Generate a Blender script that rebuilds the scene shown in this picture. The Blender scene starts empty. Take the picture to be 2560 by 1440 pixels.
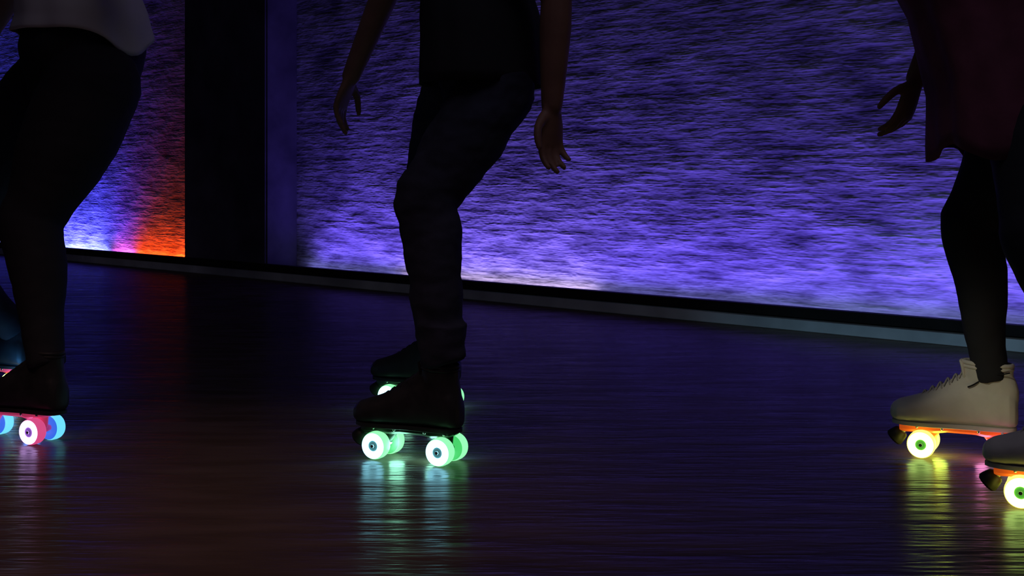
import bpy, bmesh, math, random
from mathutils import Vector, Matrix, noise

random.seed(7)
SC = bpy.context.scene
COL = SC.collection
PI = math.pi
F = 3200.0            # focal length in pixels of the 2560 wide frame
HC = 0.64             # camera height
HY = 448.0            # pixel row of the horizon


def P(px, py, Y):
    """point seen at pixel (px, py) at distance Y in front of the camera"""
    return Vector(((px - 1280.0) / F * Y, Y, HC - (py - HY) / F * Y))


# ------------------------------------------------------------------ materials
def new_mat(name):
    m = bpy.data.materials.new(name)
    m.use_nodes = True
    nt = m.node_tree
    nt.nodes.clear()
    out = nt.nodes.new('ShaderNodeOutputMaterial')
    b = nt.nodes.new('ShaderNodeBsdfPrincipled')
    nt.links.new(b.outputs[0], out.inputs[0])
    return m, nt, b


def mat(name, col, rough=0.6, spec=0.3, metal=0.0, emit=None, estr=0.0, nscale=0.0, namt=0.25,
        bump=0.0, bscale=60.0, trans=0.0, sheen=0.0):
    m, nt, b = new_mat(name)
    b.inputs['Base Color'].default_value = (*col, 1)
    b.inputs['Roughness'].default_value = rough
    b.inputs['Specular IOR Level'].default_value = spec
    b.inputs['Metallic'].default_value = metal
    if sheen:
        b.inputs['Sheen Weight'].default_value = sheen
    if trans:
        b.inputs['Transmission Weight'].default_value = trans
    if emit:
        b.inputs['Emission Color'].default_value = (*emit, 1)
        b.inputs['Emission Strength'].default_value = estr
    tc = nt.nodes.new('ShaderNodeTexCoord')
    if nscale:
        n = nt.nodes.new('ShaderNodeTexNoise')
        n.inputs['Scale'].default_value = nscale
        n.inputs['Detail'].default_value = 4
        nt.links.new(tc.outputs['Object'], n.inputs['Vector'])
        r = nt.nodes.new('ShaderNodeValToRGB')
        r.color_ramp.elements[0].position = 0.3
        r.color_ramp.elements[1].position = 0.7
        r.color_ramp.elements[0].color = (*[c * (1 - namt) for c in col], 1)
        r.color_ramp.elements[1].color = (*[min(1, c * (1 + namt)) for c in col], 1)
        nt.links.new(n.outputs['Fac'], r.inputs[0])
        nt.links.new(r.outputs[0], b.inputs['Base Color'])
    if bump:
        n = nt.nodes.new('ShaderNodeTexNoise')
        n.inputs['Scale'].default_value = bscale
        n.inputs['Detail'].default_value = 3
        nt.links.new(tc.outputs['Object'], n.inputs['Vector'])
        bp = nt.nodes.new('ShaderNodeBump')
        bp.inputs['Strength'].default_value = bump
        bp.inputs['Distance'].default_value = 0.004
        nt.links.new(n.outputs['Fac'], bp.inputs['Height'])
        nt.links.new(bp.outputs[0], b.inputs['Normal'])
    return m


def wall_material():
    m, nt, b = new_mat('split_stone_wall')
    N = nt.nodes.new
    L = nt.links.new
    tc = N('ShaderNodeTexCoord')

    def nz(sx, sz, scale, detail, rough=0.55, off=0.0):
        mp = N('ShaderNodeMapping')
        mp.inputs['Scale'].default_value = (sx, 1.0, sz)
        mp.inputs['Location'].default_value = (off, 0, off * 0.7)
        L(tc.outputs['Object'], mp.inputs[0])
        n = N('ShaderNodeTexNoise')
        n.inputs['Scale'].default_value = scale
        n.inputs['Detail'].default_value = detail
        n.inputs['Roughness'].default_value = rough
        L(mp.outputs[0], n.inputs['Vector'])
        return n.outputs['Fac']
    fine = nz(3.2, 42.0, 1.0, 4, 0.6)
    mid = nz(4.2, 17.0, 1.0, 3, 0.6, 3.1)
    patch = nz(2.4, 5.5, 1.0, 4, 0.62, 8.3)

    def mth(op, a, bb):
        n = N('ShaderNodeMath')
        n.operation = op
        for i, v in enumerate((a, bb)):
            if isinstance(v, (int, float)):
                n.inputs[i].default_value = v
            else:
                L(v, n.inputs[i])
        return n.outputs[0]
    h = mth('ADD', mth('MULTIPLY', fine, 0.42), mth('ADD', mth('MULTIPLY', mid, 0.55), mth('MULTIPLY', patch, 1.25)))
    bp = N('ShaderNodeBump')
    bp.inputs['Strength'].default_value = 0.60
    bp.inputs['Distance'].default_value = 0.05
    L(h, bp.inputs['Height'])
    L(bp.outputs[0], b.inputs['Normal'])
    mix = mth('ADD', mth('MULTIPLY', fine, 0.3), mth('ADD', mth('MULTIPLY', mid, 0.3), mth('MULTIPLY', patch, 0.4)))
    r = N('ShaderNodeValToRGB')
    e = r.color_ramp.elements
    e[0].position, e[1].position = 0.40, 0.60
    e[0].color = (0.15, 0.14, 0.165, 1)
    e[1].color = (0.72, 0.70, 0.72, 1)
    L(mix, r.inputs[0])
    L(r.outputs[0], b.inputs['Base Color'])
    b.inputs['Roughness'].default_value = 0.75
    b.inputs['Specular IOR Level'].default_value = 0.15
    return m


def floor_material():
    m, nt, b = new_mat('polished_dark_floor')
    N = nt.nodes.new
    L = nt.links.new
    tc = N('ShaderNodeTexCoord')

    def nz(rot, sx, sy, detail, rough=0.55):
        mp = N('ShaderNodeMapping')
        mp.inputs['Rotation'].default_value = (0, 0, rot)
        mp.inputs['Scale'].default_value = (sx, sy, 1)
        L(tc.outputs['Object'], mp.inputs[0])
        n = N('ShaderNodeTexNoise')
        n.inputs['Scale'].default_value = 1.0
        n.inputs['Detail'].default_value = detail
        n.inputs['Roughness'].default_value = rough
        L(mp.outputs[0], n.inputs['Vector'])
        return n.outputs['Fac']
    a = nz(0.06, 3.2, 14.0, 3, 0.5)
    c = nz(0.06, 8.0, 60.0, 2, 0.5)
    g = nz(0.3, 0.7, 1.1, 3)
    ad = N('ShaderNodeMath')
    ad.operation = 'MULTIPLY_ADD'
    L(c, ad.inputs[0])
    ad.inputs[1].default_value = 0.35
    L(a, ad.inputs[2])
    bp = N('ShaderNodeBump')
    bp.inputs['Strength'].default_value = FLOOR_BUMP
    bp.inputs['Distance'].default_value = 0.006
    L(ad.outputs[0], bp.inputs['Height'])
    L(bp.outputs[0], b.inputs['Normal'])
    r = N('ShaderNodeValToRGB')
    e = r.color_ramp.elements
    e[0].position, e[1].position = 0.3, 0.72
    e[0].color = (0.045, 0.032, 0.028, 1)
    e[1].color = (0.11, 0.075, 0.06, 1)
    mx = N('ShaderNodeMath')
    mx.operation = 'MULTIPLY_ADD'
    L(g, mx.inputs[0])
    mx.inputs[1].default_value = 0.5
    hf = N('ShaderNodeMath')
    hf.operation = 'MULTIPLY'
    L(a, hf.inputs[0])
    hf.inputs[1].default_value = 0.5
    L(hf.outputs[0], mx.inputs[2])
    L(mx.outputs[0], r.inputs[0])
    L(r.outputs[0], b.inputs['Base Color'])
    rr = N('ShaderNodeMapRange')
    rr.inputs[1].default_value = 0.35
    rr.inputs[2].default_value = 0.65
    rr.inputs[3].default_value = FLOOR_R0
    rr.inputs[4].default_value = FLOOR_R1
    L(a, rr.inputs[0])
    L(rr.outputs[0], b.inputs['Roughness'])
    b.inputs['Specular IOR Level'].default_value = 0.0
    gl = N('ShaderNodeBsdfGlossy')
    gl.distribution = 'GGX'
    L(rr.outputs[0], gl.inputs['Roughness'])
    L(bp.outputs[0], gl.inputs['Normal'])
    mxs = N('ShaderNodeMixShader')
    mxs.inputs[0].default_value = FLOOR_SPEC
    L(b.outputs[0], mxs.inputs[1])
    L(gl.outputs[0], mxs.inputs[2])
    L(mxs.outputs[0], nt.nodes['Material Output'].inputs[0])
    return m


FLOOR_BUMP, FLOOR_R0, FLOOR_R1, FLOOR_SPEC = 1.0, 0.21, 0.34, 0.15


# ------------------------------------------------------------------ geometry
class Geo:
    def __init__(self):
        self.v, self.f, self.mi = [], [], []

    def add(self, vs, fs, mi=0):
        o = len(self.v)
        self.v += [Vector(p) for p in vs]
        self.f += [tuple(i + o for i in q) for q in fs]
        self.mi += [mi] * len(fs)

    def rings(self, rings, cap=True, mi=0, closed=True):
        n = len(rings[0])
        vs = [p for r in rings for p in r]
        fs = []
        for k in range(len(rings) - 1):
            for i in range(n if closed else n - 1):
                j = (i + 1) % n
                fs.append((k * n + i, k * n + j, (k + 1) * n + j, (k + 1) * n + i))
        if cap:
            fs.append(tuple(reversed(range(n))))
            fs.append(tuple((len(rings) - 1) * n + i for i in range(n)))
        self.add(vs, fs, mi)

    def tube(self, pts, rad, n=16, mi=0, squash=1.0, up=None, sub=4, round_ends=True):
        """smooth tapered limb through pts; rad per point (number or (a, b))"""
        P0 = [Vector(p) for p in pts]
        R0 = [r if isinstance(r, tuple) else (r, r * squash) for r in rad]
        pp, rr = [], []
        m = len(P0)
        for i in range(m - 1):
            a, b_, c, d = P0[max(i - 1, 0)], P0[i], P0[i + 1], P0[min(i + 2, m - 1)]
            ra, rb, rc, rd = R0[max(i - 1, 0)], R0[i], R0[i + 1], R0[min(i + 2, m - 1)]
            for s in range(sub):
                t = s / sub
                w = (-0.5 * t + t * t - 0.5 * t ** 3, 1 - 2.5 * t * t + 1.5 * t ** 3,
                     0.5 * t + 2 * t * t - 1.5 * t ** 3, -0.5 * t * t + 0.5 * t ** 3)
                pp.append(a * w[0] + b_ * w[1] + c * w[2] + d * w[3])
                rr.append(tuple(max(1e-4, ra[k] * w[0] + rb[k] * w[1] + rc[k] * w[2] + rd[k] * w[3]) for k in (0, 1)))
        pp.append(P0[-1])
        rr.append(R0[-1])
        rings = []
        ref = Vector(up) if up else None
        for i, p in enumerate(pp):
            t = (pp[min(i + 1, len(pp) - 1)] - pp[max(i - 1, 0)]).normalized()
            if ref is None:
                ref = Vector((1, 0, 0)) if abs(t.x) < 0.8 else Vector((0, 1, 0))
            u = (ref - t * ref.dot(t)).normalized()
            w_ = t.cross(u)
            ref = u
            rings.append((p, t, u, w_, rr[i]))
        out = []

        def ring(p, u, w_, a, b2):
            return [p + u * (a * math.cos(2 * PI * k / n)) + w_ * (b2 * math.sin(2 * PI * k / n)) for k in range(n)]
        if round_ends:
            p, t, u, w_, r = rings[0]
            for q in (0.15, 0.5, 0.8):
                c = math.sqrt(1 - (1 - q) ** 2)
                out.append(ring(p - t * min(r) * (1 - q), u, w_, r[0] * c, r[1] * c))
        for p, t, u, w_, r in rings:
            out.append(ring(p, u, w_, *r))
        if round_ends:
            p, t, u, w_, r = rings[-1]
            for q in (0.8, 0.5, 0.15):
                c = math.sqrt(1 - (1 - q) ** 2)
                out.append(ring(p + t * min(r) * (1 - q), u, w_, r[0] * c, r[1] * c))
        self.rings(out, True, mi)

    def ell(self, c, r, rot=None, n=18, mi=0):
        c = Vector(c)
        rings = []
        for i in range(1, n // 2):
            th = PI * i / (n // 2)
            ring = []
            for k in range(n):
                ph = 2 * PI * k / n
                q = Vector((r[0] * math.sin(th) * math.cos(ph), r[1] * math.sin(th) * math.sin(ph), -r[2] * math.cos(th)))
                if rot:
                    q = rot @ q
                ring.append(c + q)
            rings.append(ring)
        self.rings(rings, True, mi)

    def lathe(self, prof, M=None, n=28, mis=None):
        """profile [(radius, axial)] about local z, M places it"""
        rings = []
        for r, z in prof:
            ring = [Vector((r * math.cos(2 * PI * k / n), r * math.sin(2 * PI * k / n), z)) for k in range(n)]
            rings.append([M @ q for q in ring] if M else ring)
        if mis is None:
            self.rings(rings, True)
        else:
            vs = [p for r in rings for p in r]
            o = len(self.v)
            self.v += vs
            for k in range(len(rings) - 1):
                for i in range(n):
                    j = (i + 1) % n
                    self.f.append((o + k * n + i, o + k * n + j, o + (k + 1) * n + j, o + (k + 1) * n + i))
                    self.mi.append(mis[k])
            self.f.append(tuple(o + i for i in reversed(range(n))))
            self.mi.append(mis[0])
            self.f.append(tuple(o + (len(rings) - 1) * n + i for i in range(n)))
            self.mi.append(mis[-1])

    def box(self, c, s, M=None, bev=0.0):
        bm = bmesh.new()
        bmesh.ops.create_cube(bm, size=1.0)
        for v in bm.verts:
            v.co = Vector((v.co.x * s[0], v.co.y * s[1], v.co.z * s[2]))
        if bev:
            bmesh.ops.bevel(bm, geom=list(bm.edges), offset=bev, segments=2, affect='EDGES')
        vs = []
        for i, v in enumerate(bm.verts):
            v.index = i
            q = v.co.copy()
            if M:
                q = M @ q
            vs.append(q + Vector(c))
        fs = [tuple(v.index for v in f.verts) for f in bm.faces]
        bm.free()
        self.add(vs, fs)

    def mesh(self, name):
        me = bpy.data.meshes.new(name)
        me.from_pydata([tuple(p) for p in self.v], [], self.f)
        for i, p in enumerate(me.polygons):
            p.material_index = self.mi[i]
        bm = bmesh.new()
        bm.from_mesh(me)
        bmesh.ops.recalc_face_normals(bm, faces=bm.faces)
        bm.to_mesh(me)
        bm.free()
        return me

    def build(self, name, mats, parent=None, smooth=True, auto=None):
        me = self.mesh(name)
        return link(name, me, mats, parent, smooth, auto)

    def fused(self, name, mats, parent=None, voxel=0.005, smooth_it=6, disp=None):
        """one continuous skin grown over everything in this Geo"""
        me = self.mesh(name)
        tmp = bpy.data.objects.new('tmp', me)
        COL.objects.link(tmp)
        md = tmp.modifiers.new('r', 'REMESH')
        md.mode = 'VOXEL'
        md.voxel_size = voxel
        sm = tmp.modifiers.new('s', 'SMOOTH')
        sm.factor = 0.5
        sm.iterations = smooth_it
        dg = bpy.context.evaluated_depsgraph_get()
        out = bpy.data.meshes.new_from_object(tmp.evaluated_get(dg))
        bpy.data.objects.remove(tmp)
        bpy.data.meshes.remove(me)
        out.name = name
        if disp:
            nrm = [v.normal.copy() for v in out.vertices]
            for v, nn in zip(out.vertices, nrm):
                v.co += nn * disp(v.co)
        return link(name, out, mats, parent, True)


def link(name, me, mats, parent=None, smooth=True, auto=None):
    o = bpy.data.objects.new(name, me)
    COL.objects.link(o)
    idx = [p.material_index for p in me.polygons]
    me.materials.clear()
    for m in (mats if isinstance(mats, (list, tuple)) else [mats]):
        me.materials.append(m)
    for p, i in zip(me.polygons, idx):
        p.material_index = i
    if smooth:
        for p in me.polygons:
            p.use_smooth = True
        if auto:
            bm = bmesh.new()
            bm.from_mesh(me)
            for e in bm.edges:
                if len(e.link_faces) == 2 and e.calc_face_angle(0) > auto:
                    e.smooth = False
            bm.to_mesh(me)
            bm.free()
    if parent:
        o.parent = parent
    return o


def empty(name, loc=(0, 0, 0), rz=0.0):
    o = bpy.data.objects.new(name, None)
    o.empty_display_size = 0.1
    COL.objects.link(o)
    o.location = loc
    o.rotation_euler = (0, 0, rz)
    return o


def tag(o, label, cat, group=None):
    o['label'] = label
    o['category'] = cat
    if group:
        o['group'] = group


def structure(o):
    o['kind'] = 'structure'


# ------------------------------------------------------------------ the rink
K0 = Vector((-3.51, 10.05, 0))
D = Vector((5.335, -5.29, 0)).normalized()       # along the kerb, to the right and nearer
NB = Vector((-D.y, D.x, 0))                      # away from the rink, behind the kerb
if NB.y < 0:
    NB = -NB
GAP = 0.32                                       # the wall stands this far behind the kerb's front


def s_at(px, off=0.0):
    m = (px - 1280.0) / F
    k = K0 + NB * off
    return (m * k.y - k.x) / (D.x - m * D.y)


def frame_obj(o, off=0.0):
    """object whose local x runs along the kerb and y to the wall"""
    M = Matrix((D.to_4d(), NB.to_4d(), Vector((0, 0, 1, 0)), Vector((0, 0, 0, 1)))).transposed()
    M.translation = K0 + NB * off
    M[3][3] = 1
    for i in range(3):
        M[3][i] = 0
    o.matrix_world = M


S0, S1 = -3.2, 9.6
g = Geo()
g.add([(-9, 0.2, 0), (5, 0.2, 0), (5, 15, 0), (-9, 15, 0)], [(0, 1, 2, 3)])
# floor slab with a real thickness
g.add([(-9, 0.2, -0.1), (5, 0.2, -0.1), (5, 15, -0.1), (-9, 15, -0.1)], [(3, 2, 1, 0)])
floor = g.build('floor', floor_material(), smooth=False)
structure(floor)

g = Geo()
g.box(((S0 + S1) / 2, 0.08, 1.75), (S1 - S0, 0.16, 3.5))
wall = g.build('wall_back', wall_material(), smooth=False)
frame_obj(wall, GAP)
structure(wall)

M_KERB = mat('grey_kerb_paint', (0.55, 0.57, 0.6), 0.6, 0.2, nscale=3, namt=0.3, bump=0.15, bscale=40)
M_CAP = mat('dark_cap_rail', (0.018, 0.016, 0.016), 0.7, 0.1, nscale=6, namt=0.3)
g = Geo()
g.box(((S0 + S1) / 2, 0.028, 0.027), (S1 - S0, 0.04, 0.054), bev=0.003)
kerb = g.build('baseboard_back', M_KERB, auto=0.6)
frame_obj(kerb)
structure(kerb)
g = Geo()
g.box(((S0 + S1) / 2, 0.027, 0.077), (S1 - S0, 0.054, 0.046), bev=0.005)
cap = g.build('cap_rail', M_CAP, kerb, auto=0.6)

# dark pilaster between the red and the violet lit wall
M_PIL = mat('dark_pilaster_paint', (0.11, 0.095, 0.15), 0.7, 0.15, nscale=5, namt=0.3, bump=0.2, bscale=25)
sl, sr = s_at(463, 0.08), s_at(668, 0.08)
g = Geo()
g.box(((sl + sr) / 2, 0.07 + (GAP - 0.07) / 2, 1.75), (sr - sl, GAP - 0.07, 3.5), bev=0.012)
pil = g.build('trim_1', M_PIL, auto=0.6)
frame_obj(pil)
structure(pil)


def bar(px0, px1, off, z, power, col, tilt=0.0, spread=180, sy=0.03):
    """linear wash light lying in the trough behind the kerb, shining up the wall"""
    a, b_ = s_at(px0, GAP), s_at(px1, GAP)
    ld = bpy.data.lights.new('wash_light', 'AREA')
    ld.shape = 'RECTANGLE'
    ld.size = b_ - a
    ld.size_y = sy
    ld.energy = power * (b_ - a)
    ld.color = col
    ld.spread = math.radians(spread)
    o = bpy.data.objects.new('wash_light', ld)
    COL.objects.link(o)
    aim = (Vector((0, 0, 1)) * math.cos(tilt) + NB * math.sin(tilt)).normalized()
    zc = -aim
    xc = D
    yc = zc.cross(xc)
    M = Matrix((xc.to_4d(), yc.to_4d(), zc.to_4d(), Vector((0, 0, 0, 1)))).transposed()
    for i in range(3):
        M[3][i] = 0
    M.translation = K0 + NB * off + D * (a + b_) / 2 + Vector((0, 0, z))
    o.matrix_world = M
    return o


VIO = (0.155, 0.085, 1.0)
bar(800, 2960, 0.17, 0.03, 3.5, VIO, tilt=0.22, spread=110)
bar(775, 2960, 0.26, 0.02, 0.65, (0.27, 0.27, 1.0), tilt=0.12, spread=160)
bar(1010, 1490, 0.27, 0.02, 0.8, (1.0, 0.75, 1.0), tilt=0.15)
bar(-900, 268, 0.20, 0.02, 9.0, (0.045, 0.03, 1.0), tilt=0.2, spread=140)
bar(-900, 330, 0.10, 0.02, 2.2, (0.045, 0.03, 1.0), tilt=0.3, spread=100)
bar(-200, 268, 0.275, 0.02, 3.4, (0.45, 0.58, 1.0), tilt=0.1)
bar(285, 335, 0.28, 0.02, 2.2, (0.9, 0.12, 1.0), tilt=0.6, spread=125)
bar(340, 560, 0.265, 0.02, 3.7, (1.0, 0.065, 0.006), tilt=0.7, spread=125)


# ------------------------------------------------------------------ skates
R_W, WW, WB, TRK = 0.0315, 0.031, 0.168, 0.064
SOLE = 0.078


def skate_mats(boot, sole, plate, metal, lace):
    return dict(boot=boot, sole=sole, plate=plate, metal=metal, lace=lace)


M_STEEL = mat('steel_hardware', (0.55, 0.56, 0.58), 0.3, 0.5, metal=1.0)
M_RUB = mat('black_toe_stop_rubber', (0.012, 0.012, 0.014), 0.45, 0.4)
M_BLK = mat('black_boot_leather', (0.025, 0.025, 0.027), 0.5, 0.25, nscale=30, namt=0.3)
M_BLKS = mat('black_boot_sole', (0.02, 0.02, 0.022), 0.55, 0.3)
M_WHT = mat('cream_boot_leather', (0.70, 0.66, 0.58), 0.6, 0.25, nscale=14, namt=0.12, bump=0.15, bscale=80)
M_WHTS = mat('cream_boot_sole', (0.62, 0.58, 0.52), 0.6, 0.25)
M_SEAM = mat('dark_seam', (0.02, 0.02, 0.022), 0.8, 0.1)
M_LACEB = mat('black_lace', (0.02, 0.02, 0.02), 0.85, 0.1)
M_LACEW = mat('pale_lace', (0.45, 0.43, 0.4), 0.85, 0.1)
M_TONGUE = mat('dark_tongue', (0.014, 0.014, 0.016), 0.8, 0.1)
M_PL_BLK = mat('black_plate', (0.02, 0.03, 0.022), 0.35, 0.5)
M_PL_ORG = mat('orange_plate_added_glow', (0.90, 0.17, 0.03), 0.35, 0.4, emit=(1.0, 0.13, 0.015), estr=0.30)  # no lamp itself; emission stands in for light through the translucent plate
M_PL_RED = mat('red_plate_added_glow', (0.85, 0.10, 0.25), 0.35, 0.4, emit=(1.0, 0.08, 0.25), estr=0.25)  # emission added so the plate looks lit by its wheels


def glow(name, col, s, base=(0.12, 0.12, 0.12)):
    return mat(name, base, 0.4, 0.3, emit=col, estr=s)


def wheel_mats(name, face, tread, inner):
    return [glow(name + '_wheel_face', *face), glow(name + '_wheel_tread', *tread), glow(name + '_wheel_inside', *inner)]


W_GRN = wheel_mats('green', ((0.9, 2.5, 3.1), 2.0), ((0.26, 1.0, 0.40), 1.25), ((0.08, 0.80, 0.18), 0.8))
W_PNK = wheel_mats('pink', ((1.3, 0.75, 1.8), 2.2), ((1.0, 0.10, 0.34), 0.65), ((0.9, 0.06, 0.3), 0.6))
W_BLU = wheel_mats('blue', ((0.7, 0.95, 1.0), 1.0), ((0.16, 0.75, 1.0), 1.0), ((0.02, 0.18, 1.0), 0.8))
W_YEL = wheel_mats('yellow', ((1.5, 2.3, 0.52), 2.2), ((1.0, 0.92, 0.12), 2.2), ((0.8, 0.9, 0.05), 1.6))
W_ROS = wheel_mats('rose', ((1.0, 0.7, 0.9), 1.0), ((1.0, 0.15, 0.45), 1.4), ((1.0, 0.15, 0.5), 1.4))
M_HUB_T = mat('teal_bearing', (0.10, 0.24, 0.26), 0.4, 0.4, emit=(0.10, 0.3, 0.32), estr=0.5)  # emission on all three bearings stands in for wheel light shining through
M_HUB_G = mat('green_bearing', (0.10, 0.42, 0.06), 0.4, 0.4, emit=(0.15, 0.6, 0.06), estr=0.5)
M_HUB_P = mat('purple_bearing', (0.30, 0.14, 0.52), 0.4, 0.4, emit=(0.35, 0.15, 0.7), estr=0.5)


def make_wheel(root, x, side, mats, hub):
    """side +1 = left of the foot"""
    # local z of the lathe = outward
    M = Matrix.Translation((x, side * TRK / 2, R_W)) @ Matrix.Rotation(-side * PI / 2, 4, 'X')
    h = WW / 2
    r = R_W
    prof = [(0.0125, h - 0.006), (0.0125, h - 0.0005), (0.015, h), (0.0262, h), (0.0290, h - 0.0012), (r - 0.0006, h - 0.005),
            (r, h - 0.009), (r, -h + 0.009), (r - 0.0006, -h + 0.005), (0.0290, -h + 0.0012), (0.0262, -h), (0.015, -h),
            (0.0125, -h + 0.0005), (0.0125, -h + 0.006)]
    mis = [0, 0, 0, 0, 1, 1, 1, 1, 1, 2, 2, 2, 2]
    g = Geo()
    g.lathe(prof, M, 40, mis)
    w = g.build('wheel', mats, root, auto=0.9)
    g = Geo()
    g.lathe([(0.0, h - 0.0065), (0.012, h - 0.0065), (0.0122, h - 0.002), (0.0085, h - 0.0015), (0.008, h - 0.0035), (0.0, h - 0.0035)][1:-1], M, 24)
    g.build('bearing', hub, w, auto=0.6)
    g = Geo()
    g.lathe([(0.0042, h - 0.005), (0.0048, h + 0.0005), (0.0040, h + 0.0022), (0.0022, h + 0.0022)], M, 6)
    g.build('axle_nut', M_STEEL, w, smooth=False)
    return w


def boot_geo(sa=0.045, sx=0.0):
    """outer shape of the boot above its sole, z from SOLE up"""
    g = Geo()
    st = [(-0.121, 0.012, 0.050, 0.012), (-0.117, 0.024, 0.075, 0.004), (-0.105, 0.0325, 0.100, 0), (-0.08, 0.036, 0.12, 0),
          (-0.05, 0.036, 0.128, 0), (-0.02, 0.0355, 0.122, 0), (0.015, 0.0375, 0.101, 0), (0.05, 0.042, 0.083, 0),
          (0.085, 0.045, 0.067, 0), (0.115, 0.043, 0.057, 0), (0.138, 0.036, 0.050, 0.001), (0.152, 0.024, 0.041, 0.005),
          (0.158, 0.010, 0.030, 0.012)]
    rings = []
    n = 28
    for x, hw, top, bot in st:
        ring = []
        for k in range(n):
            a = 2 * PI * k / n
            c, s = math.cos(a), math.sin(a)
            e = 0.62
            yy = hw * math.copysign(abs(c) ** e, c)
            ez = 0.55 if s < 0 else 0.85
            zz = (top + bot) / 2 + (top - bot) / 2 * math.copysign(abs(s) ** ez, s)
            if s > 0:
                yy *= 1 - 0.35 * s ** 1.5
            ring.append(Vector((x, yy, SOLE + zz)))
        rings.append(ring)
    g.rings(rings)
    g.tube([(-0.074, 0, SOLE + 0.03), (-0.073 + sx * 0.4, 0, SOLE + 0.075), (-0.068 + sx, 0, SOLE + 0.105), (-0.066 + sx, 0, SOLE + 0.138)],
           [(0.045, 0.035), (sa, 0.034), (sa, 0.034), (sa + 0.001, 0.037)], 22, up=(1, 0, 0), round_ends=False)
    g.tube([(-0.05, 0, SOLE + 0.118), (-0.01, 0, SOLE + 0.093), (0.05, 0, SOLE + 0.060)], [0.027, 0.026, 0.022], 16)
    return g


def sole_geo(z0, z1, grow):
    st = [(-0.122, 0.010), (-0.116, 0.024), (-0.10, 0.0325), (-0.07, 0.035), (-0.02, 0.034), (0.02, 0.036), (0.06, 0.043),
          (0.10, 0.0445), (0.13, 0.038), (0.150, 0.025), (0.159, 0.010)]
    pts = [(x, w) for x, w in st] + [(x, -w) for x, w in reversed(st)]
    g = Geo()

    def rg(z, k):
        return [Vector((x * (1 + k), y * (1 + k * 3), z)) for x, y in pts]
    g.rings([rg(z0, grow - 0.03), rg(z0 + 0.001, grow), rg(z1 - 0.001, grow), rg(z1, grow - 0.02)])
    return g


def seam(parent, pts, r, m, name='seam'):
    g = Geo()
    g.tube(pts, [r] * len(pts), 6, sub=3)
    return g.build(name, m, parent)


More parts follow.
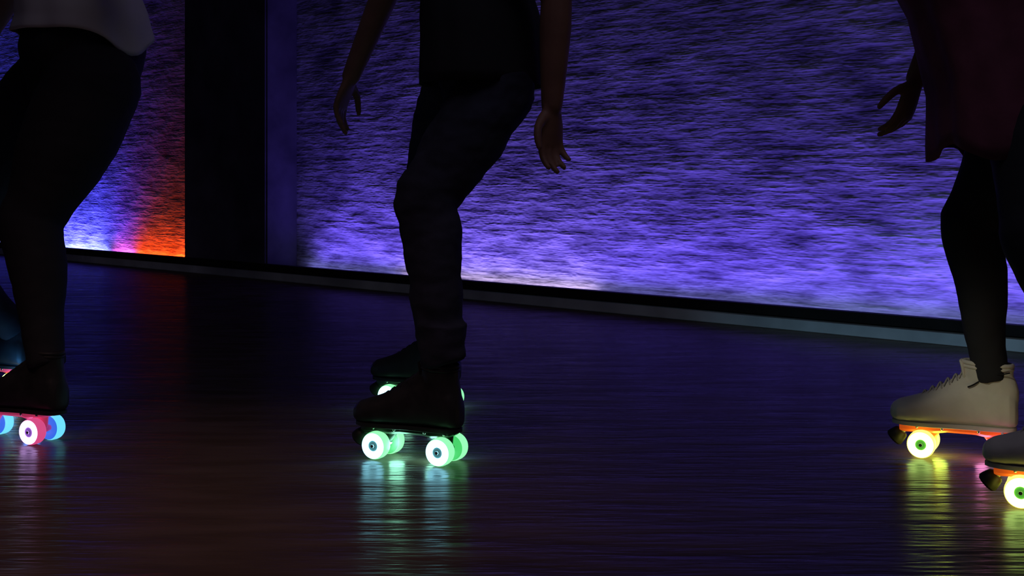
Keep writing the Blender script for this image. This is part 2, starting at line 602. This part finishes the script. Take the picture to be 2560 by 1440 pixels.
def make_skate(loc, yaw, M, wm, hub, label, toe=True, white=False, back=0.0):
    """wm: materials of wheels by (front/rear, left/right)"""
    root = empty('roller_skate', (loc[0], loc[1], 0), yaw)
    tag(root, label, 'roller skate', 'quad roller skates on the feet of the skaters')
    sa, sx = (0.055, 0.010) if white else (0.045, 0.0)
    boot = boot_geo(sa, sx).fused('boot', M['boot'], root, 0.0035, 5)
    so = sole_geo(SOLE - 0.007, SOLE + 0.003, -0.035).build('sole', M['sole'], root, auto=0.7)
    boot.location.x = so.location.x = -back
    # padded collar round the ankle
    g = Geo()
    for dz, dr in ((0.139, 0.0), (0.147, 0.001)):
        pts = []
        for k in range(25):
            a = 2 * PI * k / 24
            pts.append((-0.066 + sx + (sa - 0.003 + dr) * math.cos(a), (0.034 + dr) * math.sin(a), SOLE + dz - 0.004 + 0.003 * math.cos(a)))
        g.tube(pts, [0.0055] * 25, 8, sub=1, round_ends=False)
    g.build('collar', M['boot'], boot)
    g = Geo()
    g.tube([(-0.028 + sx * 2, 0, SOLE + 0.112), (-0.024 + sx * 2, 0, SOLE + 0.136), (-0.020 + sx * 2, 0, SOLE + 0.146)], [(0.006, 0.022), (0.006, 0.024), (0.005, 0.020)],
           14, up=(1, 0, 0))
    g.build('tongue', M['boot'] if white else M_TONGUE, boot)
    # laces over the instep
    g = Geo()
    for k in range(6):
        t = k / 5.0
        x = -0.016 + sx + 0.085 * t
        z = SOLE + 0.122 - 0.052 * t
        for q in (1, -1):
            g.tube([(x - 0.004, -0.019 * q, z - 0.008), (x + 0.002, 0, z + 0.0035), (x + 0.009, 0.019 * q, z - 0.012)], [0.0018] * 3, 6, sub=3)
    g.build('laces', M['lace'], boot)
    # stitched seams
    if white:
        for q in (1, -1):
            seam(boot, [(-0.105, q * 0.028, SOLE + 0.128), (-0.075, q * 0.0368, SOLE + 0.124), (-0.035, q * 0.030, SOLE + 0.136)], 0.0016, M_SEAM)
            seam(boot, [(-0.040, q * 0.0335, SOLE + 0.105), (-0.028, q * 0.034, SOLE + 0.097), (-0.018, q * 0.034, SOLE + 0.092)], 0.0018, M_SEAM)
    # plate
    g = Geo()
    pl = [(-0.108, 0.016, 0.005), (-0.100, 0.024, 0.010), (-0.055, 0.026, 0.016), (-0.03, 0.020, 0.013), (0.03, 0.020, 0.013),
          (0.055, 0.026, 0.016), (0.10, 0.027, 0.016), (0.124, 0.022, 0.018), (0.136, 0.016, 0.016)]
    rings = []
    zt = SOLE - 0.006
    for x, w, t in pl:
        rings.append([Vector((x, -w, zt)), Vector((x, w, zt)), Vector((x, w, zt - t * 0.6)), Vector((x, w * 0.7, zt - t)),
                      Vector((x, -w * 0.7, zt - t)), Vector((x, -w, zt - t * 0.6))])
    g.rings(rings)
    for x in (-0.06, 0.06):       # ribs of the plate
        for y in (-0.012, 0.012):
            g.box((x * 0.45, y, zt - 0.009), (0.05, 0.003, 0.008), bev=0.001)
    plate = g.build('plate', M['plate'], root, auto=0.5)
    for x in (-0.09, -0.04, 0.04, 0.095):
        for y in (-0.0255, 0.0255):
            g = Geo()
            g.lathe([(0.0034, -0.0015), (0.0034, 0.0018), (0.002, 0.0026)],
                    Matrix.Translation((x, y, zt - 0.0035)) @ Matrix.Rotation(-math.copysign(PI / 2, y), 4, 'X'), 8)
            g.build('bolt', M_STEEL, plate)
    # trucks
    for sx in (1, -1):
        ax = sx * WB / 2
        g = Geo()
        g.tube([(ax, -TRK / 2 + 0.012, R_W), (ax, -0.008, R_W + 0.001), (ax, 0.008, R_W + 0.001), (ax, TRK / 2 - 0.012, R_W)],
               [0.0075, 0.0105, 0.0105, 0.0075], 14)
        g.tube([(ax, 0, R_W + 0.002), (ax - sx * 0.016, 0, R_W + 0.012), (ax - sx * 0.032, 0, SOLE - 0.016)], [0.011, 0.009, 0.008], 12)
        g.tube([(ax, 0, R_W + 0.004), (ax + sx * 0.004, 0, SOLE - 0.014)], [0.0125, 0.0115], 14, round_ends=False)
        tr = g.build('truck', M['plate'], root)
        g = Geo()
        g.tube([(ax, -TRK / 2 - 0.014, R_W), (ax, TRK / 2 + 0.014, R_W)], [0.0038, 0.0038], 10, round_ends=False)
        g.build('axle', M_STEEL, tr)
        g = Geo()
        g.lathe([(0.009, 0), (0.0118, 0.002), (0.0118, 0.007), (0.009, 0.009)], Matrix.Translation((ax - sx * 0.014, 0, R_W - 0.006)) @ Matrix.Rotation(sx * 0.5, 4, 'Y'), 16)
        g.build('cushion', M['metal'], tr)
        for side in (1, -1):
            make_wheel(root, ax, side, wm[(sx, side)], hub)
    if toe:
        A = Vector((0.72, 0, -0.70)).normalized()
        z = A
        xx = Vector((0, 1, 0))
        yy = z.cross(xx)
        Mt = Matrix((xx.to_4d(), yy.to_4d(), z.to_4d(), Vector((0, 0, 0, 1)))).transposed()
        for i in range(3):
            Mt[3][i] = 0
        Mt.translation = Vector((0.138, 0, SOLE - 0.031))
        g = Geo()
        g.lathe([(0.012, -0.010), (0.0165, -0.006), (0.0205, 0.008), (0.0215, 0.016), (0.0185, 0.020), (0.010, 0.021)], Mt, 26)
        ts = g.build('toe_stop', M_RUB, root, auto=0.7)
        g = Geo()
        g.lathe([(0.0045, -0.026), (0.0045, -0.008)], Mt, 10)
        g.lathe([(0.0075, -0.0135), (0.0075, -0.0095)], Mt, 6)
        g.build('stem', M_STEEL, ts, auto=0.5)
    return root


def add_light(root, pos, col, power, r=0.02):
    ld = bpy.data.lights.new('skate_light', 'POINT')
    ld.energy = power
    ld.color = col
    ld.shadow_soft_size = r
    o = bpy.data.objects.new('skate_light', ld)
    COL.objects.link(o)
    o.parent = root
    o.location = pos
    return o


def skate_at(px, py, yaw_deg, which):
    """ground origin of a skate from where one of its wheels touches the floor; which = (front/rear, left/right)"""
    Y = F * HC / (py - HY)
    c = Vector(((px - 1280.0) / F * Y, Y, 0))
    a = math.radians(yaw_deg)
    fwd = Vector((-math.cos(a), math.sin(a), 0))
    lef = Vector((-math.sin(a), -math.cos(a), 0))
    return c - fwd * (which[0] * WB / 2) - lef * (which[1] * (TRK / 2 + 0.010)), fwd, lef, PI - a


SK_BLACK = skate_mats(M_BLK, M_BLKS, M_PL_BLK, M_STEEL, M_LACEB)
SK_WHITE = skate_mats(M_WHT, M_WHTS, M_PL_ORG, M_STEEL, M_LACEW)
SK_RED = skate_mats(M_BLK, M_BLKS, M_PL_RED, M_STEEL, M_LACEB)


def all_w(m):
    return {(i, j): m for i in (1, -1) for j in (1, -1)}


mid_near, FW, LF, yaw = skate_at(1095, 1167, 26, (-1, 1))
sk = make_skate(mid_near, yaw, SK_BLACK, all_w(W_GRN), M_HUB_T,
                'black quad skate with glowing green wheels, the nearer foot of the middle skater')
LEDS = []
for sx in (1, -1):
    add_light(sk, (sx * 0.05, 0, 0.028), (0.35, 1.0, 0.70), 0.20)
mid_far, _, _, yaw2 = skate_at(1136, 1018, 26, (-1, -1))
sk = make_skate(mid_far, yaw2, SK_BLACK, all_w(W_GRN), M_HUB_T,
                'black green-wheeled quad skate half hidden behind the other foot of the middle skater')
for sx in (1, -1):
    add_light(sk, (sx * 0.05, 0, 0.028), (0.35, 1.0, 0.70), 0.20)

wr = {(1, 1): W_YEL, (1, -1): W_YEL, (-1, 1): W_ROS, (-1, -1): W_ROS}
rt_far, _, _, yaw3 = skate_at(2302, 1146, 26, (1, 1))
sk = make_skate(rt_far, yaw3, SK_WHITE, wr, M_HUB_G,
                'cream white quad skate on orange plate, its whole boot in view at the right', white=True)
add_light(sk, (0.05, 0.0, 0.028), (0.75, 1.0, 0.10), 0.22)
add_light(sk, (-0.05, 0.0, 0.028), (1.0, 0.30, 0.65), 0.16)
rt_near, _, _, yaw4 = skate_at(2552, 1272, 26, (1, 1))
sk = make_skate(rt_near, yaw4, SK_WHITE, wr, M_HUB_G,
                'quad skate cut by the right edge, showing toe stop, orange plate and yellow wheel', white=True)
add_light(sk, (0.05, 0.0, 0.028), (0.75, 1.0, 0.10), 0.22)
add_light(sk, (-0.05, 0.0, 0.028), (1.0, 0.30, 0.65), 0.16)

wl = {(1, 1): W_PNK, (-1, 1): W_PNK, (1, -1): W_BLU, (-1, -1): W_BLU}
lf_near, _, _, yaw5 = skate_at(74, 1113, 24, (-1, 1))
sk = make_skate(lf_near, yaw5, SK_RED, wl, M_HUB_P,
                'black quad skate with red plate, one pink-white and two blue wheels showing', back=0.03)
add_light(sk, (-0.05, 0.012, 0.028), (1.0, 0.25, 0.55), 0.03)
add_light(sk, (-0.02, -0.03, 0.028), (0.08, 0.3, 1.0), 0.25)
lf_far, _, _, yaw6 = skate_at(22, 985, 24, (-1, 1))
wf = {(1, 1): W_BLU, (-1, 1): W_YEL, (1, -1): W_BLU, (-1, -1): W_BLU}
sk = make_skate(lf_far, yaw6, SK_RED, wf, M_HUB_P,
                'skate at the left edge behind the black boot, showing only a blue-lit heel')
add_light(sk, (-0.12, 0.075, 0.07), (0.08, 0.4, 1.0), 0.3)  # added blue light beside the heel, outside any wheel, to light the boot


# ------------------------------------------------------------------ people
M_SKIN_D = mat('brown_skin', (0.26, 0.13, 0.09), 0.55, 0.3, nscale=18, namt=0.12)
M_SKIN_M = mat('tan_skin', (0.42, 0.25, 0.18), 0.55, 0.3, nscale=18, namt=0.1)
M_HAIR = mat('dark_hair', (0.015, 0.011, 0.009), 0.5, 0.3, nscale=60, namt=0.4)
M_EYE = mat('eye_white', (0.7, 0.7, 0.68), 0.2, 0.5)
M_LEGG = mat('black_leggings', (0.030, 0.030, 0.036), 0.75, 0.1)
M_JEAN = mat('dark_jeans', (0.035, 0.036, 0.058), 0.85, 0.1, nscale=12, namt=0.35, bump=0.2, bscale=120)
M_TEE = mat('black_top', (0.030, 0.030, 0.034), 0.85, 0.05)
M_WTOP = mat('pale_top', (0.62, 0.58, 0.60), 0.85, 0.1, nscale=8, namt=0.06)
M_JACK = mat('maroon_jacket', (0.18, 0.055, 0.085), 0.8, 0.15, nscale=9, namt=0.3, bump=0.2, bscale=40)


def hand(g, wrist, tip, side_dir, curl=0.25, thumb_sign=1, k=1.0):
    """palm, four bent fingers and a thumb; side_dir points across the palm to the thumb side"""
    wrist, tip = Vector(wrist), Vector(tip)
    ax = (tip - wrist).normalized()
    sd = Vector(side_dir)
    sd = (sd - ax * sd.dot(ax)).normalized()
    nm = ax.cross(sd) * thumb_sign            # palm side
    L = 0.19 * k
    g.tube([wrist - ax * 0.015, wrist + ax * 0.02, wrist + ax * 0.055 * k, wrist + ax * 0.092 * k],
           [(0.024, 0.019), (0.030, 0.016), (0.040, 0.0145), (0.041, 0.012)], 18, up=tuple(sd))
    for i, (off, ln) in enumerate(((0.030, 0.070), (0.0105, 0.078), (-0.0095, 0.073), (-0.029, 0.058))):
        b = wrist + ax * (0.088 - 0.004 * abs(i - 1)) * k + sd * off * k
        a1 = curl * (0.6 + 0.18 * i)
        d1 = (ax * math.cos(a1) + nm * math.sin(a1) + sd * off * 1.6).normalized()
        a2 = a1 + curl * 1.3
        d2 = (ax * math.cos(a2) + nm * math.sin(a2) + sd * off * 1.2).normalized()
        a3 = a2 + curl * 1.0
        d3 = (ax * math.cos(a3) + nm * math.sin(a3) + sd * off * 0.6).normalized()
        p1 = b + d1 * ln * 0.45 * k
        p2 = p1 + d2 * ln * 0.32 * k
        p3 = p2 + d3 * ln * 0.25 * k
        g.tube([b - ax * 0.015, b, p1, p2, p3], [0.0095 * k, 0.0092 * k, 0.0085 * k, 0.0078 * k, 0.0068 * k], 10, sub=3)
    t0 = wrist + ax * 0.028 * k + sd * 0.024 * k
    t1 = t0 + (ax * 0.55 + sd * 0.75 + nm * 0.3).normalized() * 0.040 * k
    t2 = t1 + (ax * 0.85 + sd * 0.38 + nm * 0.35).normalized() * 0.030 * k
    t3 = t2 + (ax * 0.95 + sd * 0.1 + nm * 0.4).normalized() * 0.024 * k
    g.tube([t0, t1, t2, t3], [0.014 * k, 0.0105 * k, 0.0095 * k, 0.0075 * k], 10, sub=3)


def head(g, c, fw, lf):
    """head in the body's surface: c = centre, fw = where the face looks"""
    up = Vector((0, 0, 1))
    R = Matrix((fw, lf, up)).transposed()

    def q(x, y, z):
        return c + fw * x + lf * y + up * z
    g.ell(q(-0.012, 0, 0.025), (0.098, 0.076, 0.095), R)
    g.ell(q(0.028, 0, -0.045), (0.062, 0.056, 0.072), R)
    g.ell(q(0.058, 0, -0.095), (0.026, 0.026, 0.020), R)
    g.tube([q(0.086, 0, 0.015), q(0.101, 0, -0.012), q(0.108, 0, -0.026)], [0.009, 0.011, 0.013], 10)
    g.tube([q(0.075, 0.032, 0.022), q(0.089, 0, 0.020), q(0.075, -0.032, 0.022)], [0.011, 0.011, 0.011], 10)
    g.tube([q(0.078, 0.022, -0.062), q(0.089, 0, -0.060), q(0.078, -0.022, -0.062)], [0.006, 0.008, 0.006], 8)
    for s in (1, -1):
        g.ell(q(-0.008, s * 0.078, -0.008), (0.018, 0.008, 0.031), R, 12)
        g.ell(q(0.055, s * 0.043, -0.025), (0.024, 0.020, 0.020), R, 12)


def hair(parent, c, fw, lf, length):
    up = Vector((0, 0, 1))
    R = Matrix((fw, lf, up)).transposed()
    g = Geo()
    g.ell(c - fw * 0.028 + up * 0.038, (0.103, 0.087, 0.096), R, 24)
    g.tube([c - fw * 0.07 + up * 0.03, c - fw * 0.10 - up * 0.06, c - fw * 0.10 - up * (0.06 + length)],
           [(0.07, 0.05), (0.072, 0.04), (0.05, 0.03)], 18, up=tuple(lf))

    def d(co):
        return 0.004 * noise.noise(Vector((co.x * 60, co.y * 60, co.z * 12)))
    g.fused('hair', M_HAIR, parent, 0.006, 4, d)
    g = Geo()


def eyes(parent, c, fw, lf):
    for s in (1, -1):
        g = Geo()
        g.ell(c + fw * 0.074 + lf * (0.031 * s) + Vector((0, 0, 0.004)), (0.0125, 0.0125, 0.0125), None, 16)
        g.build('eye', M_EYE, parent)


def folds(freq, amp, zlo=-9, zhi=9):
    def d(co):
        n = noise.noise(Vector((co.x * freq, co.y * freq, co.z * freq * 1.6)))
        n2 = noise.noise(Vector((co.x * freq * 2.3 + 7, co.y * freq * 2.3, co.z * freq * 4)))
        return amp * (n + 0.5 * n2)
    return d


def garment(name, stations, mats, parent, yaw, n=64, fold=0.0, nf=9, thick=0.004, tail=None, seed=0):
    """open cloth tube: stations (centre, half depth along the heading, half width across, fold amount)"""
    fw = Vector((math.cos(yaw), math.sin(yaw), 0))
    lf = Vector((-math.sin(yaw), math.cos(yaw), 0))
    pts = []
    S = stations
    m = len(S)
    for i in range(m - 1):
        for s in range(5):
            t = s / 5
            t2 = t * t * (3 - 2 * t)
            pts.append((S[i][0].lerp(S[i + 1][0], t), S[i][1] + (S[i + 1][1] - S[i][1]) * t2,
                        S[i][2] + (S[i + 1][2] - S[i][2]) * t2, S[i][3] + (S[i + 1][3] - S[i][3]) * t))
    pts.append(S[-1])
    rings = []
    for c, a, b_, fo in pts:
        ring = []
        for k in range(n):
            th = 2 * PI * k / n
            w = fo * (math.sin(nf * th + seed) + 0.6 * math.sin((nf * 2 + 1) * th + 2 * seed + c.z * 6))
            q = c + fw * ((a + w) * math.cos(th)) + lf * ((b_ + w) * math.sin(th))
            if tail:
                q.z += tail(th) * min(1.0, fo * 120 + 0.001)
            ring.append(q)
        rings.append(ring)
    g = Geo()
    g.rings(rings, cap=False)
    o = g.build(name, mats, parent)
    md = o.modifiers.new('cloth', 'SOLIDIFY')
    md.thickness = thick
    md.offset = -1
    return o


def make_person(label, J, skin, hair_len, yaw, name='person'):
    """J: joints of the pose. The body is grown as one skin; clothing is added by the caller"""
    fw = Vector((math.cos(yaw), math.sin(yaw), 0))
    lf = Vector((-math.sin(yaw), math.cos(yaw), 0))
    root = empty(name, (J['pelvis'].x, J['pelvis'].y, 0), 0)
    tag(root, label, 'person', 'roller skaters')
    g = Geo()
    pe, ch, nk, hd = J['pelvis'], J['chest'], J['neck'], J['head']
    waist = pe.lerp(ch, 0.5)
    g.tube([pe - Vector((0, 0, 0.06)), pe + Vector((0, 0, 0.02)), waist, ch, ch.lerp(nk, 0.62)],
           [(0.082, 0.12), (0.098, 0.135), (0.092, 0.125), (0.108, 0.155), (0.07, 0.10)], 24, up=tuple(fw))
    g.tube([ch.lerp(nk, 0.6), nk, hd - Vector((0, 0, 0.04))], [0.058, 0.052, 0.050], 16)
    head(g, hd, fw, lf)
    for s in ('l', 'r'):
        hp, kn, an = J['hip_' + s], J['knee_' + s], J['ankle_' + s]
        g.tube([hp + Vector((0, 0, 0.03)), hp.lerp(kn, 0.4), kn], [0.080, 0.068, 0.046], 18)
        cal = kn.lerp(an, 0.35) - fw * 0.012
        toe = an + Vector((0, 0, -0.09)) + fw * 0.02
        g.tube([kn, cal, kn.lerp(an, 0.8), an, toe], [0.045, 0.042, 0.030, 0.027, 0.024], 18)
        sh, el, wr, tp = J['sh_' + s], J['el_' + s], J['wr_' + s], J['tip_' + s]
        g.tube([ch.lerp(nk, 0.55), sh], [0.055, 0.052], 14)
        g.tube([sh, sh.lerp(el, 0.45), el], [0.050, 0.044, 0.036], 16)
        g.tube([el, el.lerp(wr, 0.35), wr], [0.036, 0.037, 0.0255], 16)
        hand(g, wr, tp, J.get('thumb_' + s, fw), J.get('curl', 0.3), J.get('sgn_' + s, 1))
    for i, p in enumerate(g.v):
        g.v[i] = p - root.location
    body = g.fused('body', skin, root, 0.0045, 3)
    h2 = hd - root.location
    hair(root, h2, fw, lf, hair_len)
    eyes(root, h2, fw, lf)
    return root, fw, lf


def legs(root, name, J, m, rad, voxel=0.006, fold=(14, 0.004), fw=None, hip=(0.12, 0.165), seatdrop=0.07, flare=None):
    """trousers or leggings as one garment; rad: radii at hip, mid thigh, knee, calf, shin, hem"""
    off = root.location
    g = Geo()
    pe = J['pelvis']
    g.tube([pe + Vector((0, 0, 0.10)), pe + Vector((0, 0, 0.02)), pe - Vector((0, 0, seatdrop))],
           [(hip[0] * 0.88, hip[1] * 0.88), hip, (hip[0] * 0.86, hip[1] * 0.86)], 24, up=tuple(fw))
    for s in ('l', 'r'):
        hp, kn, an = J['hip_' + s], J['knee_' + s], J['ankle_' + s]
        cu = J.get('cuff_' + s, an)
        g.tube([hp, hp.lerp(kn, 0.45), hp.lerp(kn, 0.85), kn, kn.lerp(cu, 0.3) - fw * 0.008, kn.lerp(cu, 0.7), cu],
               [rad[0], rad[1], rad[2] * 1.06, rad[2], rad[3], rad[4], rad[5]], 22, round_ends=False)
        g.ell(hp, (rad[0], rad[0], rad[0]))
        if flare:
            lo = cu + Vector((0, 0, -flare[0])) + fw * flare[2]
            g.tube([cu + Vector((0, 0, 0.06)), cu, lo], [(rad[4], rad[4]), (rad[5], rad[5]), (flare[1], flare[1] * 0.8)], 22,
                   up=tuple(fw), round_ends=False)
    for i, p in enumerate(g.v):
        g.v[i] = p - off
    return g.fused(name, m, root, voxel, 5, folds(*fold))


def sub(st, root):
    return [(c - root.location, a, b_, f) for c, a, b_, f in st]


Z = Vector((0, 0, 1))


def sleeve(root, pts, rad, m, name='sleeve'):
    g = Geo()
    g.tube([p - root.location for p in pts], rad, 20)
    return g.fused(name, m, root, 0.006, 3, folds(22, 0.005))


# ---- middle skater
yw = yaw
fw = FW
lf = LF
pel = P(1205, 135, 3.15)
J = dict(pelvis=pel, chest=pel + fw * 0.05 + Z * 0.36, neck=pel + fw * 0.09 + Z * 0.57, head=pel + fw * 0.14 + Z * 0.71)
J['hip_l'] = P(1238, 228, 3.08)
J['hip_r'] = P(1158, 175, 3.25)
J['knee_l'] = P(1064, 500, 2.97)
J['knee_r'] = P(1072, 490, 3.42)
al = mid_near - fw * 0.068
ar = mid_far - fw * 0.068
J['ankle_l'] = Vector((al.x, al.y, 0.19))
J['ankle_r'] = Vector((ar.x, ar.y, 0.19))
J['cuff_l'] = Vector((al.x, al.y, 0.255))
J['cuff_r'] = Vector((ar.x, ar.y, 0.255)) + fw * 0.02
ch = J['chest']
J['sh_l'] = ch + lf * 0.17 + Z * 0.13
J['sh_r'] = ch - lf * 0.17 + Z * 0.13
J['el_l'] = P(1392, -10, 2.98)
J['wr_l'] = P(1380, 262, 2.99)
J['tip_l'] = P(1372, 430, 3.00)
J['el_r'] = P(995, -95, 3.42)
J['wr_r'] = P(878, 190, 3.52)
J['tip_r'] = P(812, 370, 3.55)
J['thumb_l'] = fw * 0.35 + lf
J['thumb_r'] = fw * 0.2 - lf
J['sgn_l'] = -1
root, _, _ = make_person('person in black top and dark jeans skating with bent knees, middle of the three', J, M_SKIN_D, 0.10, yw)
legs(root, 'jeans', J, M_JEAN, (0.095, 0.090, 0.072, 0.069, 0.058, 0.053), 0.006, (13, 0.006), fw, (0.118, 0.15), 0.06, flare=(0.035, 0.056, -0.012))
garment('top', sub([(pel + fw * 0.09 + Z * 0.545, 0.06, 0.07, 0), (ch + Z * 0.15, 0.095, 0.175, 0), (ch, 0.125, 0.172, 0.001),
                    (pel + fw * 0.02 + Z * 0.2, 0.122, 0.150, 0.002), (pel + Z * 0.06, 0.138, 0.180, 0.003), (pel - fw * 0.006 - Z * 0.078, 0.143, 0.192, 0.003)], root),
        M_TEE, root, yw, nf=7)
for s in ('l', 'r'):
    sleeve(root, [J['sh_' + s] - (J['sh_' + s] - ch - Z * 0.13) * 0.3, J['sh_' + s], J['sh_' + s].lerp(J['el_' + s], 0.5)], [0.062, 0.060, 0.056], M_TEE)

# ---- right skater
yw = yaw3
fw = Vector((math.cos(yw), math.sin(yw), 0))
lf = Vector((-math.sin(yw), math.cos(yw), 0))
pel = P(2590, 185, 2.74)
J = dict(pelvis=pel, chest=pel + fw * 0.17 + Z * 0.33, neck=pel + fw * 0.27 + Z * 0.52, head=pel + fw * 0.33 + Z * 0.65)
J['hip_l'] = pel + lf * 0.085 - Z * 0.02
J['hip_r'] = pel - lf * 0.085 - Z * 0.02
J['knee_r'] = P(2424, 565, 2.88)
J['knee_l'] = P(2590, 610, 2.52)
a1 = rt_far - fw * 0.068
a2 = rt_near - fw * 0.068
J['cuff_r'] = Vector((a1.x - 0.004, a1.y, 0.185))
J['cuff_l'] = Vector((a2.x, a2.y, 0.185))
J['ankle_r'] = Vector((a1.x - 0.004, a1.y, 0.19))
J['ankle_l'] = Vector((a2.x, a2.y, 0.19))
ch = J['chest']
J['sh_l'] = ch + lf * 0.17 + Z * 0.12
J['sh_r'] = ch - lf * 0.17 + Z * 0.12
J['el_r'] = P(2395, -30, 3.02)
J['wr_r'] = P(2292, 195, 3.04)
J['tip_r'] = P(2238, 350, 3.04)
J['thumb_r'] = fw * 0.3 + lf
J['el_l'] = P(2780, -40, 2.50)
J['wr_l'] = P(2800, 230, 2.44)
J['tip_l'] = P(2780, 400, 2.42)
root, _, _ = make_person('person in dark maroon jacket, black leggings and white skates, rightmost of the three', J, M_SKIN_D, 0.14, yw)
legs(root, 'leggings', J, M_LEGG, (0.100, 0.086, 0.064, 0.060, 0.044, 0.040), 0.006, (10, 0.003), fw, (0.125, 0.165))
garment('jacket', sub([(pel + fw * 0.27 + Z * 0.49, 0.065, 0.075, 0), (ch + fw * 0.02 + Z * 0.14, 0.10, 0.185, 0), (ch + fw * 0.03, 0.155, 0.19, 0.003),
                       (pel + fw * 0.09 + Z * 0.14, 0.165, 0.19, 0.005), (pel + fw * 0.045 - Z * 0.03, 0.165, 0.215, 0.007),
                       (pel + fw * 0.035 - Z * 0.17, 0.172, 0.23, 0.009)], root),
        M_JACK, root, yw, nf=6, seed=1.0, tail=lambda th: -0.018 * math.sin(5 * th + 0.6))
for s in ('l', 'r'):
    a_, b_, c_ = J['sh_' + s], J['el_' + s], J['wr_' + s]
    sleeve(root, [a_.lerp(ch + Z * 0.12, 0.3), a_, b_, b_.lerp(c_, 0.45)], [0.07, 0.066, 0.056, 0.046], M_JACK)

# ---- left skater
yw = yaw5
fw = Vector((math.cos(yw), math.sin(yw), 0))
lf = Vector((-math.sin(yw), math.cos(yw), 0))
pel = P(208, 140, 3.35)
J = dict(pelvis=pel, chest=pel + fw * 0.06 + Z * 0.35, neck=pel + fw * 0.13 + Z * 0.55, head=pel + fw * 0.18 + Z * 0.69)
J['hip_l'] = P(232, 215, 3.27)
J['hip_r'] = P(165, 190, 3.43)
J['knee_l'] = P(76, 560, 3.20)
J['knee_r'] = P(-170, 600, 3.66)
a1 = lf_near - fw * 0.098
a2 = lf_far - fw * 0.068
J['cuff_l'] = Vector((a1.x, a1.y, 0.185))
J['cuff_r'] = Vector((a2.x, a2.y, 0.185))
J['ankle_l'] = Vector((a1.x, a1.y, 0.19))
J['ankle_r'] = Vector((a2.x, a2.y, 0.19))
ch = J['chest']
J['sh_l'] = ch + lf * 0.17 + Z * 0.13
J['sh_r'] = ch - lf * 0.17 + Z * 0.13
J['el_r'] = P(110, -160, 3.55)
J['wr_r'] = P(-10, 60, 3.68)
J['tip_r'] = P(-90, 180, 3.75)
J['el_l'] = P(350, -150, 3.15)
J['wr_l'] = P(250, -190, 2.98)
J['tip_l'] = P(160, -230, 2.90)
root, _, _ = make_person('person in pale top and black leggings, leftmost of the three skaters', J, M_SKIN_M, 0.2, yw)
legs(root, 'leggings', J, M_LEGG, (0.122, 0.118, 0.078, 0.070, 0.052, 0.046), 0.006, (10, 0.003), fw, (0.150, 0.17), 0.08)
garment('top', sub([(pel + fw * 0.13 + Z * 0.53, 0.06, 0.07, 0), (ch + Z * 0.15, 0.095, 0.175, 0), (ch, 0.13, 0.175, 0.001),
                    (pel + fw * 0.02 + Z * 0.2, 0.135, 0.16, 0.002), (pel + Z * 0.1, 0.152, 0.172, 0.004), (pel + Z * 0.055, 0.162, 0.180, 0.006)], root),
        M_WTOP, root, yw, nf=5, seed=2.0, tail=lambda th: -0.085 * max(0.0, -math.cos(th)) ** 8)
for s in ('l', 'r'):
    sleeve(root, [J['sh_' + s].lerp(ch + Z * 0.13, 0.3), J['sh_' + s], J['sh_' + s].lerp(J['el_' + s], 0.5)], [0.064, 0.062, 0.058], M_WTOP)


# ------------------------------------------------------------------ fill light added to the hall
def lamp(name, kind, loc, target, power, col, size=0.5, angle=60, blend=0.8, spread=180):
    ld = bpy.data.lights.new(name, kind)
    ld.energy = power
    ld.color = col
    if kind == 'AREA':
        ld.size = size
        ld.spread = math.radians(spread)
    else:
        ld.shadow_soft_size = size
    if kind == 'SPOT':
        ld.spot_size = math.radians(angle)
        ld.spot_blend = blend
    o = bpy.data.objects.new(name, ld)
    COL.objects.link(o)
    o.location = loc
    d = Vector(target) - Vector(loc)
    o.rotation_euler = d.to_track_quat('-Z', 'Y').to_euler()
    return o


lamp('fill_light', 'SPOT', (-1.2, 1.0, 3.4), (-0.95, 2.15, 0), 85, (1.0, 0.55, 0.42), 0.3, 44, 1.0)  # unseen warm spot added to brown the floor at lower left
lamp('fill_light', 'AREA', (0.5, 1.6, 3.6), (0.3, 3.2, 0), 1.7, (0.80, 0.74, 1.0), 2.0, spread=85)  # unseen soft fill added to lift the skaters' dark clothing


def kerb_spot(px, src, power, col, ang):  # unseen narrow spot added to brighten one stretch of kerb
    c = K0 + D * s_at(px) + Vector((0, 0, 0.04))
    lamp('fill_spot', 'SPOT', src, c, power, col, 0.08, ang, 1.0)


lamp('fill_spot', 'SPOT', (-1.5, 0.8, 2.5), (1.12, 2.87, 0.15), 95, (1.0, 0.95, 0.75), 0.04, 5.6, 0.9)  # tight unseen spot added to brighten the cream boot
kerb_spot(2250, (2.6, 1.2, 3.0), 230, (0.36, 0.72, 1.0), 16)
kerb_spot(1500, (1.6, 1.0, 3.0), 14, (1.0, 0.7, 0.8), 16)
kerb_spot(350, (-1.5, 2.5, 3.0), 25, (0.9, 0.8, 1.0), 14)
kerb_spot(820, (-0.2, 2.0, 3.0), 12, (1.0, 0.9, 0.9), 16)

w = bpy.data.worlds.new('dark_hall')
SC.world = w
w.use_nodes = True
w.node_tree.nodes['Background'].inputs[0].default_value = (0.5, 0.45, 0.8, 1)
w.node_tree.nodes['Background'].inputs[1].default_value = 0.014

# ------------------------------------------------------------------ camera
cd = bpy.data.cameras.new('camera')
cd.sensor_fit = 'HORIZONTAL'
cd.sensor_width = 36
cd.lens = F / 2560 * 36
cd.shift_y = -(720 - HY) / 2560
cd.clip_start = 0.05
cam = bpy.data.objects.new('camera', cd)
COL.objects.link(cam)
cam.location = (0, 0, HC)
cam.rotation_euler = (PI / 2, 0, 0)
SC.camera = cam
vs = SC.view_settings
vs.view_transform = 'Standard'
vs.look = 'None'
vs.exposure = 0
vs.gamma = 1
vs.use_curve_mapping = False
SC.cycles.use_denoising = True
